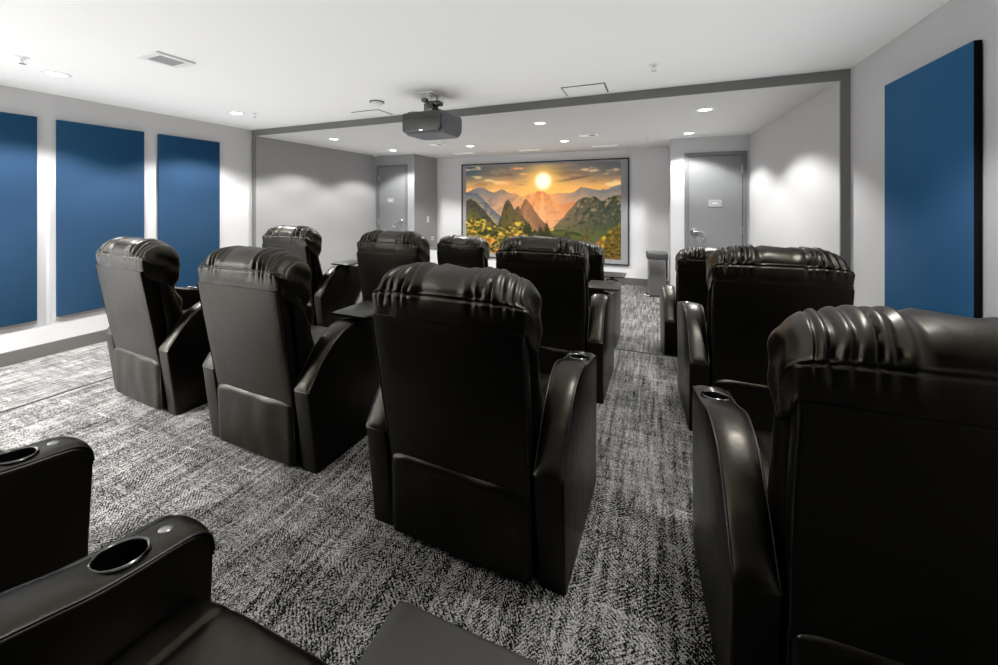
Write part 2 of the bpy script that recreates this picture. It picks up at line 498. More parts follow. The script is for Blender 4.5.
# ------------------------------------------------------------------ screen with picture
def sm(a, b_, x):
    t = max(0.0, min(1.0, (x - a) / (b_ - a))); return t * t * (3 - 2 * t)
def mix(a, b_, t): return tuple(a[i] * (1 - t) + b_[i] * t for i in range(3))
def fbm(x, y, o=4, seed=0.0):
    s = 0; a = 0.5
    for k in range(o):
        s += a * mnoise.noise(Vector((x, y, seed + k * 7.3))); x *= 2.03; y *= 2.03; a *= 0.5
    return s
def interp(pts, u):
    for (a, b_), (c, d) in zip(pts, pts[1:]):
        if a <= u <= c: return b_ + (d - b_) * (u - a) / (c - a)
    return pts[-1][1] if u > pts[-1][0] else pts[0][1]
def paint(u, v):
    """u right 0..1, v down 0..1 -> sRGB"""
    asp = 1.78
    # sky
    hor = sm(0.0, 0.34, v)
    col = mix((0.36, 0.34, 0.32), (0.98, 0.70, 0.36), hor)
    teal = sm(0.25, 0.0, u) * sm(0.25, 0.02, v)
    col = mix(col, (0.17, 0.25, 0.29), teal * 0.9)
    dr = sm(0.7, 1.0, u) * sm(0.30, 0.0, v)
    col = mix(col, (0.24, 0.25, 0.26), dr * 0.85)
    cl = fbm(u * 5.5, v * 15, 4, 3.1) + 0.25 * fbm(u * 16, v * 40, 3, 9)
    col = mix(col, (0.88, 0.50, 0.28), sm(0.02, 0.24, cl) * sm(0.35, 0.1, abs(u - 0.5)) * 0.7)
    col = mix(col, (0.95, 0.80, 0.55), sm(0.12, 0.35, cl) * 0.6)
    col = mix(col, (0.36, 0.25, 0.20), sm(0.04, 0.30, -cl) * sm(0.36, 0.1, v) * 0.55)
    # long dark cloud streak at right of the sun
    lv = 0.195 - (u - 0.62) * 0.28 + 0.008 * fbm(u * 20, 0, 3, 5)
    if 0.58 < u < 0.86:
        w = 0.012 * sm(0.58, 0.68, u) * sm(0.86, 0.76, u) + 0.001
        col = mix(col, (0.36, 0.27, 0.20), 0.8 * math.exp(-((v - lv) / w) ** 2))
    du, dv = (u - 0.535) * asp, v - 0.185
    r = math.hypot(du, dv)
    col = mix(col, (1.0, 0.78, 0.36), 0.85 * math.exp(-(r / 0.20) ** 2))
    col = mix(col, (1.0, 1.0, 0.86), sm(0.125, 0.05, r))
    sunray = max(0.0, math.cos(math.atan2(du, dv) * 11 + 0.6)) * math.exp(-abs(du) / 0.25)
    # layer 1 far ridge
    n1 = 0.030 * fbm(u * 14, 1.7, 5, 1)
    y1 = interp([(0, .30), (.05, .27), (.10, .245), (.14, .265), (.2, .31), (.26, .275), (.32, .31), (.40, .345), (.46, .32), (.5, .30), (.56, .33), (.64, .32), (.72, .31), (.77, .255), (.85, .285), (.93, .275), (1, .24)], u) - n1
    if v > y1:
        c = mix((0.42, 0.42, 0.42), (0.90, 0.60, 0.36), math.exp(-((u - .50) / .22) ** 2))
        c = mix(c, (0.86, 0.62, 0.42), 0.7 * sm(0.0, 0.2, v - y1))
        t = fbm(u * 26, v * 20 + u * 9, 4, 11)
        c = mix(c, (0.30, 0.31, 0.33), sm(0.0, 0.3, t) * 0.30)
        col = c
    # central broad peak
    y2 = interp([(.33, .55), (.40, .42), (.46, .345), (.50, .295), (.54, .30), (.58, .36), (.64, .44), (.70, .42), (.76, .40), (1, .5)], u) - 0.025 * fbm(u * 18, 4, 4, 2)
    if v > y2 and u > .33:
        c = mix((0.78, 0.47, 0.27), (0.86, 0.60, 0.40), sm(0, .25, v - y2))
        c = mix(c, (0.98, 0.75, 0.48), 0.4 * sunray)
        c = mix(c, (0.50, 0.33, 0.22), sm(0.02, .3, fbm(u * 30 + v * 12, v * 22, 4, 21)) * .28)
        col = c
    # left blue-grey slope
    y3 = interp([(0, .30), (.08, .31), (.14, .40), (.20, .50), (.27, .60), (.3, .7)], u) - 0.02 * fbm(u * 20, 8, 4, 4)
    if u < .3 and v > y3:
        c = mix((0.36, 0.38, 0.40), (0.78, 0.66, 0.42), sm(0.0, 0.22, v - y3))
        col = mix(c, (0.22, 0.24, 0.26), sm(0.0, .3, fbm(u * 24, v * 24, 4, 31)) * .5)
    # second spire
    y4 = interp([(.36, .62), (.385, .50), (.41, .395), (.425, .375), (.45, .43), (.48, .50), (.52, .60), (.56, .66)], u) - 0.02 * fbm(u * 30, 6, 4, 6)
    if .36 < u < .56 and v > y4:
        c = mix((0.36, 0.24, 0.17), (0.62, 0.44, 0.28), sm(0, .28, v - y4)); col = mix(c, (0.28, 0.18, 0.12), sm(0.0, .3, fbm(u * 40, v * 20, 3, 41)) * .5)
    # right massif
    y5 = interp([(.60, .68), (.66, .58), (.70, .50), (.73, .44), (.76, .385), (.80, .355), (.86, .365), (.89, .40), (.93, .37), (.97, .35), (1, .34)], u) - 0.025 * fbm(u * 22, 2, 5, 8)
    if u > .60 and v > y5:
        k = sm(.60, .95, u)
        c = mix((0.40, 0.33, 0.24), (0.20, 0.22, 0.15), k)
        c = mix(c, (0.60, 0.52, 0.38), sm(-0.02, .30, fbm(u * 44 + v * 14, v * 22 - u * 10, 5, 51)) * .8 * sm(.78, .42, v))
        c = mix(c, (0.10, 0.13, 0.07), sm(0.0, .3, -fbm(u * 30 + v * 10, v * 18, 4, 52)) * .8)
        c = mix(c, (0.33, 0.36, 0.14), sm(.58, .8, v) * .7)
        col = c
    # left dark hill
    y6 = interp([(0, .40), (.04, .375), (.08, .42), (.12, .48), (.16, .56), (.21, .66), (.26, .72)], u) - 0.02 * fbm(u * 30, 3, 4, 9)
    if u < .26 and v > y6:
        c = mix((0.24, 0.22, 0.17), (0.40, 0.36, 0.10), sm(0.05, .25, v - y6)); col = mix(c, (0.12, 0.12, 0.08), sm(0, .3, fbm(u * 34, v * 30, 4, 61)) * .7)
    # front spire
    y7 = interp([(.22, .72), (.25, .58), (.27, .46), (.285, .41), (.30, .385), (.325, .43), (.345, .50), (.36, .47), (.375, .46), (.395, .55), (.43, .64), (.48, .72)], u) - 0.018 * fbm(u * 30, 5, 4, 12)
    if .22 < u < .48 and v > y7:
        c = mix((0.26, 0.22, 0.14), (0.34, 0.29, 0.10), sm(.0, .2, v - y7)); col = mix(c, (0.13, 0.12, 0.06), sm(0, .3, fbm(u * 36, v * 30, 4, 71)) * .7)
    # golden foliage foreground
    y8 = interp([(0, .63), (.10, .60), (.18, .64), (.22, .70), (.30, .70), (.36, .63), (.42, .64), (.5, .74), (.58, .70), (.66, .78), (.72, .80), (.8, .90), (.88, .80), (.94, .70), (1, .62)], u) - 0.03 * fbm(u * 26, 2, 5, 13)
    if v > y8:
        t = fbm(u * 34, v * 30, 4, 81); t2 = fbm(u * 11, v * 11, 3, 82)
        c = mix((0.27, 0.25, 0.06), (0.86, 0.70, 0.18), sm(-.16, .34, t))
        c = mix(c, (0.88, 0.43, 0.10), sm(-.05, .25, t2) * .75 * sm(.72, .88, v))
        c = mix(c, (0.13, 0.13, 0.04), sm(.02, .3, -t2 - t * .5) * .85)
        c = mix(c, (0.30, 0.24, 0.04), sm(.85, 1.0, u) * .6)
        col = c
    # dark valley slope mid bottom
    if .44 < u < .92:
        y9 = interp([(.44, .80), (.52, .76), (.6, .72), (.68, .70), (.76, .74), (.84, .82), (.92, .95)], u) - .02 * fbm(u * 20, 9, 4, 14)
        y9b = interp([(.44, .86), (.6, .92), (.72, .90), (.80, .86), (.92, .96)], u)
        if y9 < v < y9b: col = mix((0.30, 0.31, 0.10), (0.14, 0.17, 0.06), sm(-.2, .3, fbm(u * 20, v * 22, 4, 91)))
    # pine trees
    for (pu, pt, hh, ww) in ((.425, .61, .16, .030), (.445, .63, .14, .026), (.515, .66, .14, .026), (.56, .62, .18, .030), (.53, .69, .12, .02), (.805, .70, .22, .036), (.98, .66, .34, .06), (.93, .76, .26, .05)):
        k = (v - pt) / hh
        if 0 < k < 1 and abs(u - pu) < ww * k * (0.75 + 0.5 * abs(math.sin(k * 22))):
            cc = (0.11, 0.12, 0.03) if pu < .7 else mix((0.45, 0.34, 0.06), (0.16, 0.14, 0.03), sm(-.2, .25, fbm(u * 50, v * 50, 3, 95)))
            col = mix(col, cc, .9)
    # warm haze rays from the sun over the middle
    hz = math.exp(-((u - .52) / .17) ** 2) * sm(.80, .42, v) * sm(.28, .36, v)
    col = mix(col, (0.98, 0.66, 0.38), hz * (0.38 + .25 * sunray))
    return col
def s2l(c): return c / 12.92 if c <= 0.04045 else ((c + 0.055) / 1.055) ** 2.4

SY = YS - 0.03
sTL = at_y(461.5, 163.3, SY); sTR = at_y(629.3, 157.5, SY); sBR = at_y(629.3, 266.0, SY)
sx0, sx1, sz1, sz0 = sTL.x, sTR.x, sTR.z, sBR.z
scr = empty('projection_screen', ((sx0 + sx1) / 2, YS, sz0), 0, 'large framed screen on front wall showing a mountain sunrise', 'screen')
W, H = sx1 - sx0, sz1 - sz0
bm = bmesh.new()
fwid = 0.022
box(bm, -W / 2, -W / 2 + fwid, -0.035, -0.001, 0, H); box(bm, W / 2 - fwid, W / 2, -0.035, -0.001, 0, H)
box(bm, -W / 2 + fwid, W / 2 - fwid, -0.035, -0.001, 0, fwid); box(bm, -W / 2 + fwid, W / 2 - fwid, -0.035, -0.001, H - fwid, H)
finish(bm, 'screen_frame', 'frame_black', scr)
bm = bmesh.new(); box(bm, -W / 2 + fwid, W / 2 - fwid, -0.02, -0.001, fwid, H - fwid)
sf = finish(bm, 'screen_fabric', 'screen_border', scr)
pTL = at_y(466.0, 166.5, SY); pTR = at_y(621.0, 161.0, SY); pBR = at_y(621.0, 260.0, SY)
cx = (sx0 + sx1) / 2
px0, px1, pz1, pz0 = pTL.x - cx, pTR.x - cx, pTR.z - sz0, pBR.z - sz0
NUg, NVg = 250, 140
me = bpy.data.meshes.new('projected_picture')
verts = []; cols = []
for j in range(NVg + 1):
    for i in range(NUg + 1):
        u, v = i / NUg, j / NVg
        verts.append((px0 + (px1 - px0) * u, -0.0215, pz1 + (pz0 - pz1) * v)); cols.append(paint(u, v))
faces = [(j * (NUg + 1) + i, (j + 1) * (NUg + 1) + i, (j + 1) * (NUg + 1) + i + 1, j * (NUg + 1) + i + 1) for j in range(NVg) for i in range(NUg)]
me.from_pydata(verts, [], faces)
ca = me.color_attributes.new('Col', 'FLOAT_COLOR', 'POINT')
for k, c in enumerate(cols): ca.data[k].color = (*[s2l(max(0, min(1, q))) for q in c], 1)
me.materials.append(MATS['projected_picture'])
o = bpy.data.objects.new('projected_picture', me); COL.objects.link(o); o.parent = sf

# ------------------------------------------------------------------ ceiling things
def spot_lamp(loc, energy, size=1.6, blend=0.7, rad=0.05, col=(1, 0.99, 0.975), parent=None):
    l = bpy.data.lights.new('downlight_or_fill_lamp', 'SPOT'); l.energy = energy; l.spot_size = size; l.spot_blend = blend
    l.shadow_soft_size = rad; l.color = col
    o = bpy.data.objects.new('downlight_or_fill_lamp', l); COL.objects.link(o); o.location = loc
    if parent: o.parent = parent
    return o
bm = bmesh.new()
lathe(bm, [(0.058, -0.001), (0.062, -0.007), (0.080, -0.006), (0.085, -0.001), (0.085, 0.0)], n=36)
dl_trim = finish(bm, 'trim_ring', 'white_plastic', None, smooth=50)
bm = bmesh.new(); lathe(bm, [(0, -0.004), (0.055, -0.0035), (0.0585, -0.001)], n=36)
dl_lens = finish(bm, 'glowing_lens', 'lens_glow', None, smooth=50)
first = [True]
def downlight(x, y, z, label, energy, group, size=2.2, blend=0.30):
    r = empty('downlight', (x, y, z), 0, label, 'ceiling light', group)
    for src in (dl_trim, dl_lens):
        c = src if first[0] else src.copy()
        if not first[0]: COL.objects.link(c)
        c.parent = r
    first[0] = False
    if energy: spot_lamp((0, 0, -0.03), energy, size, blend, parent=r)
    return r
G1 = 'round downlights in the main ceiling'; G2 = 'round downlights in the lowered ceiling'
E1, E2 = 140, 100
downlight(-4.38, 1.51, CEIL, 'lit round downlight in main ceiling above the left-edge blue panel', E1, G1)
downlight(-4.387, 2.93, CEIL, 'lit round downlight in main ceiling nearest the left end of the bulkhead', E1, G1)
for x, y in ((-4.38, -0.20), (-4.38, -1.25), (0.50, 1.45)):
    spot_lamp((x, y, CEIL - 0.03), (380 if y > -1 else 1000) if x < -1 else 85, 2.2, 0.30)   # unseen lamps behind and beside the view; rearmost added to brighten recliner backs
L2 = {(-4.36, 4.33): 'lit downlight in lowered ceiling, front one along the left grey wall',
      (-4.32, 5.65): 'lit downlight in lowered ceiling just in front of the left grey door',
      (-2.82, 4.35): 'lit downlight in lowered ceiling hidden behind the projector',
      (-2.82, 5.706): 'lit downlight in lowered ceiling above the left end of the screen',
      (-1.248, 4.37): 'lit downlight in lowered ceiling, larger one right of the projector',
      (-1.266, 5.78): 'lit downlight in lowered ceiling above the middle of the screen',
      (0.469, 4.36): 'lit downlight in lowered ceiling, right front, large and bright',
      (0.428, 5.75): 'lit downlight in lowered ceiling just in front of the right grey door'}
for (x, y), lb in L2.items(): downlight(x, y, LOWCEIL, lb, E2, G2)

# sprinklers
def make_sprinkler(pt, label):
    s = empty('sprinkler_head', pt, 0, label, 'sprinkler', 'ceiling sprinkler heads')
    bm = bmesh.new(); lathe(bm, [(0.0, -0.006), (0.02, -0.006), (0.036, -0.002), (0.036, 0.0)], n=20)
    finish(bm, 'escutcheon', 'white_plastic', s, smooth=40)
    bm = bmesh.new()
    lathe(bm, [(0, -0.004), (0.011, -0.004), (0.011, -0.018), (0.006, -0.02), (0, -0.02)], n=12)
    for sg in (-1, 1): tube(bm, [(sg * 0.009, 0, -0.016), (sg * 0.014, 0, -0.03), (sg * 0.004, 0, -0.046)], 0.003, 6)
    lathe(bm, [(0, -0.044), (0.018, -0.045), (0.018, -0.048), (0, -0.049)], n=14)
    finish(bm, 'sprinkler_frame', 'chrome', s, smooth=40)
make_sprinkler(at_z(22.5, 57.0, CEIL), 'chrome sprinkler head in ceiling near the upper left corner')
make_sprinkler(at_z(254.5, 113.0, CEIL), 'small sprinkler head in ceiling by left end of the bulkhead')
make_sprinkler(at_z(654.0, 64.5, CEIL), 'sprinkler head in ceiling right of the white hatch')
make_sprinkler(at_z(648.0, 137.6, LOWCEIL), 'tiny sprinkler head in lowered ceiling near the right door')
make_sprinkler(at_z(413.5, 151.0, LOWCEIL), 'tiny sprinkler head in lowered ceiling near the left door')

# ceiling supply vent with grille
v = at_z(167.0, 59.2, CEIL)
vt = empty('ceiling_vent', v, 0, 'square white ceiling vent with a grey grille', 'vent')
bm = bmesh.new()
s0, s1 = 0.118, 0.080
for (a, b_, c, d) in ((-s0, s0, -s0, -s1), (-s0, s0, s1, s0), (-s0, -s1, -s1, s1), (s1, s0, -s1, s1)): box(bm, a, b_, c, d, -0.014, 0.0, bev=0.002, seg=1)
finish(bm, 'vent_frame', 'white_plastic', vt)
bm = bmesh.new(); box(bm, -s1, s1, -s1, s1, -0.003, 0.0)
finish(bm, 'vent_backing', 'vent_dark', vt)
bm = bmesh.new()
for k in range(10):
    xx = -s1 + (k + 0.5) * 2 * s1 / 10
    prism(bm, [(xx - 0.007, -0.010), (xx + 0.005, -0.004), (xx + 0.006, -0.0052), (xx - 0.006, -0.0112)], 'y', -s1, s1)
finish(bm, 'grille_louvres', 'grey_plastic', vt)

# flush access hatches in the main ceiling
def hatch(name, p0, p1, label):
    x0, x1 = sorted((p0.x, p1.x)); y0 = min(p0.y, p1.y); y1 = YK - 0.06
    h = empty(name, ((x0 + x1) / 2, (y0 + y1) / 2, CEIL), 0, label, 'access panel', 'white access hatches in the main ceiling')
    w, d = (x1 - x0) / 2, (y1 - y0) / 2
    bm = bmesh.new(); box(bm, -w, w, -d, d, -0.004, 0.0)
    finish(bm, 'gap_line', 'seam_dark', h)
    bm = bmesh.new(); box(bm, -w + .012, w - .012, -d + .012, d - .012, -0.007, -0.003, bev=0.001, seg=1)
    finish(bm, 'hatch_leaf', 'ceiling_paint', h)
hatch('ceiling_hatch', at_z(351.0, 112.2, CEIL), at_z(378.0, 109.2, CEIL), 'white ceiling access hatch left of the projector')
hatch('ceiling_hatch', at_z(561.0, 88.0, CEIL), at_z(605.0, 82.5, CEIL), 'white ceiling access hatch right of the projector')

# smoke detector
sd = empty('smoke_detector', at_z(377.0, 101.5, CEIL), 0, 'round white smoke detector on ceiling left of the projector', 'smoke detector')
bm = bmesh.new(); lathe(bm, [(0, -0.012), (0.072, -0.012), (0.072, 0.0)], n=32)
finish(bm, 'detector_base', 'vent_dark', sd, smooth=40)
bm = bmesh.new(); lathe(bm, [(0, -0.044), (0.035, -0.043), (0.052, -0.034), (0.06, -0.012)], n=32)
finish(bm, 'detector_cap', 'white_plastic', sd, smooth=50)

# linear diffusers and small square diffuser in the lowered ceiling
def linear_vent(px, py, w, d, label, slot):
    p = at_z(px, py, LOWCEIL)
    h = empty('linear_diffuser', p, 0, label, 'vent', 'white diffusers in the lowered ceiling')
    bm = bmesh.new(); box(bm, -w / 2, w / 2, -d / 2, d / 2, -0.012, 0.0, bev=0.003, seg=1)
    finish(bm, 'diffuser_frame', 'bright_white', h)
    if slot:
        bm = bmesh.new(); box(bm, w * 0.02, w * 0.34, -d * 0.2, d * 0.28, -0.0135, -0.010)
        finish(bm, 'dark_slot', 'vent_dark', h)
    else:
        bm = bmesh.new()
        for k in (-1, 0, 1): box(bm, -w / 2 + .03, w / 2 - .03, k * d * .24 - .006, k * d * .24 + .006, -0.0128, -0.010)
        finish(bm, 'slots', 'bright_white', h)
linear_vent(463.5, 153.0, 0.42, 0.17, 'white diffuser in lowered ceiling by the left end of the screen', False)
linear_vent(529.5, 149.6, 0.38, 0.16, 'white diffuser in lowered ceiling above middle of the screen', False)
linear_vent(605.0, 145.6, 0.42, 0.15, 'white diffuser in lowered ceiling by the right end of the screen', False)
linear_vent(588.5, 134.6, 0.26, 0.17, 'small white diffuser with dark slot in the lowered ceiling', True)
linear_vent(437.0, 144.0, 0.25, 0.17, 'small white diffuser with dark slot just below the projector', True)

# little dome in the corner by left door
cc = Vector((AXL + 0.059, YD - 0.059, LOWCEIL + 0.003))
dc = empty('dome_camera', cc, 0, 'small white dome camera on lowered ceiling in left corner', 'camera')
bm = bmesh.new(); lathe(bm, [(0, -0.018), (0.055, -0.018), (0.06, 0.0)], n=24); finish(bm, 'camera_base', 'white_plastic', dc, smooth=40)
bm = bmesh.new(); lathe(bm, [(0, -0.062), (0.022, -0.057), (0.038, -0.04), (0.043, -0.018)], n=24); finish(bm, 'camera_dome', 'grey_plastic', dc, smooth=60)

# wall plates on the return wall of the niche
def plate(px, py, kind, label):
    p = at_x(px, py, NXL)
    s = empty('light_switch' if kind == 's' else 'wall_outlet', p, 0, label, 'switch' if kind == 's' else 'outlet')
    w, h = (0.075, 0.12) if kind == 's' else (0.12, 0.075)
    bm = bmesh.new(); box(bm, 0.0, 0.008, -w / 2, w / 2, -h / 2, h / 2, bev=0.002, seg=1); finish(bm, 'cover_plate', 'white_plastic', s)
    if kind == 's':
        bm = bmesh.new(); box(bm, 0.006, 0.013, -0.017, 0.017, -0.034, 0.034, bev=0.002, seg=1)
        finish(bm, 'rocker', 'white_plastic', s)
    else:
        for k in (-1, 1):
            bm = bmesh.new(); box(bm, 0.007, 0.0095, k * .03 - .014, k * .03 + .014, -.016, .016, bev=.001, seg=1)
            finish(bm, 'socket', 'vent_dark', s)
plate(427.8, 219.3, 's', 'white light switch on the grey return wall left of the screen')
plate(432.3, 238.3, 'o', 'white outlet plate below the light switch beside the screen')

# low cabinet in niche corner
lc = empty('low_cabinet', (-3.93, 6.78, LOW), 0, 'low white cabinet with grey top in corner left of the screen', 'cabinet')
bm = bmesh.new(); box(bm, -0.22, 0.22, -0.18, 0.2, 0.03, 0.50, bev=0.004, seg=1); finish(bm, 'cabinet_body', 'white_lacquer', lc)
bm = bmesh.new(); box(bm, -0.24, 0.24, -0.2, 0.2, 0.50, 0.53, bev=0.003, seg=1); finish(bm, 'cabinet_top', 'vent_dark', lc)
for k in (-1, 1):
    bm = bmesh.new(); box(bm, k * .108 - .1, k * .108 + .1, -0.19, -0.181, 0.05, 0.48, bev=0.002, seg=1)
    dd = finish(bm, 'cabinet_door', 'white_lacquer', lc)
    bm = bmesh.new(); box(bm, k * .03 - .006, k * .03 + .006, -0.205, -0.189, 0.34, 0.42, bev=0.002, seg=1); finish(bm, 'door_pull', 'satin_steel', dd)
bm = bmesh.new(); box(bm, -0.2, 0.2, -0.15, 0.18, 0.0, 0.03); finish(bm, 'plinth', 'vent_dark', lc)

# ------------------------------------------------------------------ projector
pj = empty('ceiling_projector', (-1.93, 3.09, CEIL), 0, 'dark grey projector hanging from a ceiling mount', 'projector')
def rbox(x0, x1, y0, y1, z0, z1, r, n, mat, name, parent, taper=0.0, zr=0.03):
    bm = bmesh.new()
    pts = []
    for (cx_, cy_, a0) in ((x1 - r, y1 - r, 0), (x0 + r, y1 - r, 90), (x0 + r, y0 + r, 180), (x1 - r, y0 + r, 270)):
        for k in range(n + 1):
            a = math.radians(a0 + 90 * k / n); pts.append((cx_ + r * math.cos(a), cy_ + r * math.sin(a)))
    mx, my = (x0 + x1) / 2, (y0 + y1) / 2
    levels = [(z0, 0.86), (z0 + zr * .35, .94), (z0 + zr, 1.0), (z1 - zr * .5, 1.0), (z1 - zr * .15, .985), (z1, .95)]
    rings = [[bm.verts.new((mx + (p[0] - mx) * s, my + (p[1] - my) * s, z)) for p in pts] for z, s in levels]
    for a, b_ in zip(rings, rings[1:]):
        m = len(pts)
        for k in range(m): bm.faces.new((a[k], a[(k + 1) % m], b_[(k + 1) % m], b_[k]))
    bm.faces.new(rings[0]); bm.faces.new(rings[-1])
    return finish(bm, name, mat, parent, smooth=40)
body = rbox(-0.215, 0.235, -0.17, 0.21, -0.40, -0.205, 0.06, 6, 'projector_grey', 'projector_body', pj, zr=0.06)
bm = bmesh.new()   # rear panel
prism(bm, [(-0.175, -0.385), (-0.195, -0.365), (-0.195, -0.225), (-0.18, -0.21), (0.18, -0.21), (0.205, -0.235), (0.205, -0.36), (0.185, -0.385)], 'y', -0.178, -0.13, bev=0.006)
rp_ = finish(bm, 'rear_panel', 'projector_dark', body, smooth=40)
bm = bmesh.new(); box(bm, -0.01, 0.02, -0.181, -0.176, -0.375, -0.368); finish(bm, 'status_light', 'led_white', rp_)
bm = bmesh.new()
for k in range(7): box(bm, -0.15 + k * .045, -0.12 + k * .045, -0.1805, -0.177, -0.27, -0.25, bev=.001, seg=1)
finish(bm, 'connector_row', 'frame_black', rp_)
bm = bmesh.new(); lathe(bm, [(0, 0.03), (0.03, 0.028), (0.045, 0.03), (0.05, 0.0)], (0.02, 0.2, -0.30), 24, Matrix.Rotation(-PI / 2, 4, 'X')); finish(bm, 'lens', 'frame_black', body, smooth=40)
for sx_ in (-1, 1):
    bm = bmesh.new()
    tube(bm, [(sx_ * .15, -0.12, -0.21), (sx_ * .17, -0.12, -0.19), (sx_ * .14, -.1, -.182), (sx_ * .05, -.06, -.182)], 0.005, 8)
    finish(bm, 'mount_arm', 'dark_steel', pj, smooth=50); bm = bmesh.new()
    tube(bm, [(sx_ * .16, 0.12, -0.21), (sx_ * .17, 0.12, -0.19), (sx_ * .14, .1, -.182), (sx_ * .05, .05, -.182)], 0.005, 8)
    finish(bm, 'mount_arm', 'dark_steel', pj, smooth=50)
bm = bmesh.new()
box(bm, -0.075, 0.075, -0.075, 0.075, -0.205, -0.175, bev=0.006)
box(bm, -0.05, 0.05, -0.05, 0.05, -0.175, -0.10, bev=0.006)
box(bm, -0.03, 0.095, -0.03, 0.06, -0.115, -0.075, bev=0.006)
box(bm, -0.07, -0.02, -0.06, 0.03, -0.085, -0.05, bev=0.006)
lathe(bm, [(0, -0.19), (0.085, -0.19), (0.085, -0.178), (0, -0.178)], (0, 0, 0), 24)
finish(bm, 'swivel_bracket', 'dark_steel', pj, smooth=40)
bm = bmesh.new(); lathe(bm, [(0, -0.12), (0.024, -0.12), (0.024, -0.012), (0, -0.012)], (-0.02, 0, 0), 20); finish(bm, 'drop_pole', 'chrome', pj, smooth=40)
bm = bmesh.new(); box(bm, -0.095, 0.055, -0.075, 0.075, -0.014, 0.0, bev=0.003, seg=1); finish(bm, 'ceiling_plate', 'white_plastic', pj)
bm = bmesh.new(); tube(bm, [(0.03, 0.03, -0.01), (0.05, 0.02, -0.05), (0.055, 0.0, -0.1), (0.10, -0.06, -0.16), (0.12, -0.13, -0.19), (0.13, -0.178, -0.22)], 0.005, 8); finish(bm, 'cable', 'frame_black', pj, smooth=60)

# ------------------------------------------------------------------ step bin
tb = empty('step_bin', (0.03, 6.42, LOW), math.radians(4), 'tall stainless steel pedal bin with grey lid beside right door', 'bin')
def rrect(hw, hd, r, n=5):
    pts = []
    for (cx_, cy_, a0) in ((hw - r, hd - r, 0), (-hw + r, hd - r, 90), (-hw + r, -hd + r, 180), (hw - r, -hd + r, 270)):
        for k in range(n + 1):
            a = math.radians(a0 + 90 * k / n); pts.append((cx_ + r * math.cos(a), cy_ + r * math.sin(a)))
    return pts
bm = bmesh.new(); prism(bm, rrect(0.125, 0.15, 0.03), 'z', 0.03, 0.57, bev=0.003); finish(bm, 'bin_body', 'bin_steel', tb, smooth=40)
bm = bmesh.new(); prism(bm, rrect(0.13, 0.155, 0.03), 'z', 0.0, 0.035, bev=0.004); finish(bm, 'bin_base', 'bin_plastic', tb, smooth=40)
bm = bmesh.new(); prism(bm, rrect(0.15, 0.175, 0.03), 'z', 0.57, 0.66, bev=0.012, seg=3)
lid = finish(bm, 'bin_lid', 'bin_plastic', tb, smooth=40)
bm = bmesh.new(); prism(bm, rrect(0.13, 0.155, 0.03), 'z', 0.658, 0.668, bev=0.003); finish(bm, 'lid_top', 'bin_steel', lid, smooth=40)
bm = bmesh.new(); box(bm, 0.125, 0.155, -0.03, 0.12, 0.25, 0.575, bev=0.008); finish(bm, 'hinge_housing', 'bin_plastic', tb, smooth=40)
bm = bmesh.new(); tube(bm, [(-0.10, -0.12, 0.02), (-0.12, -0.19, 0.022), (-0.16, -0.2, 0.024), (-0.19, -0.17, 0.035), (-0.19, -0.1, 0.05)], 0.011, 10); finish(bm, 'pedal', 'chrome', tb, smooth=60)

# ------------------------------------------------------------------ recliner parts (origin: floor, middle of the rear line, facing +y)
HWID = 0.392            # half width overall
ARMW = 0.098
ARM_PROF = [(-0.048, 0.40), (-0.010, 0.458), (0.040, 0.530), (0.100, 0.592), (0.170, 0.634), (0.25, 0.648), (0.31, 0.635), (0.37, 0.617), (0.43, 0.606), (0.49, 0.599), (0.532, 0.590), (0.558, 0.566), (0.566, 0.52)]
TOPC = catmull([(0, p[0], p[1]) for p in ARM_PROF], 44, closed=False)
def arm_bulge(y): return 0.007 * sm(0.05, 0.3, y)
CUPY, BTNY = 0.432, 0.504
def top_at(y):
    for a, b_ in zip(TOPC, TOPC[1:]):
        if a.y <= y <= b_.y:
            t = (y - a.y) / max(1e-6, b_.y - a.y); p = a.lerp(b_, t); d = (b_ - a).normalized()
            return p, d
    return TOPC[-1], Vector((0, 0, -1))
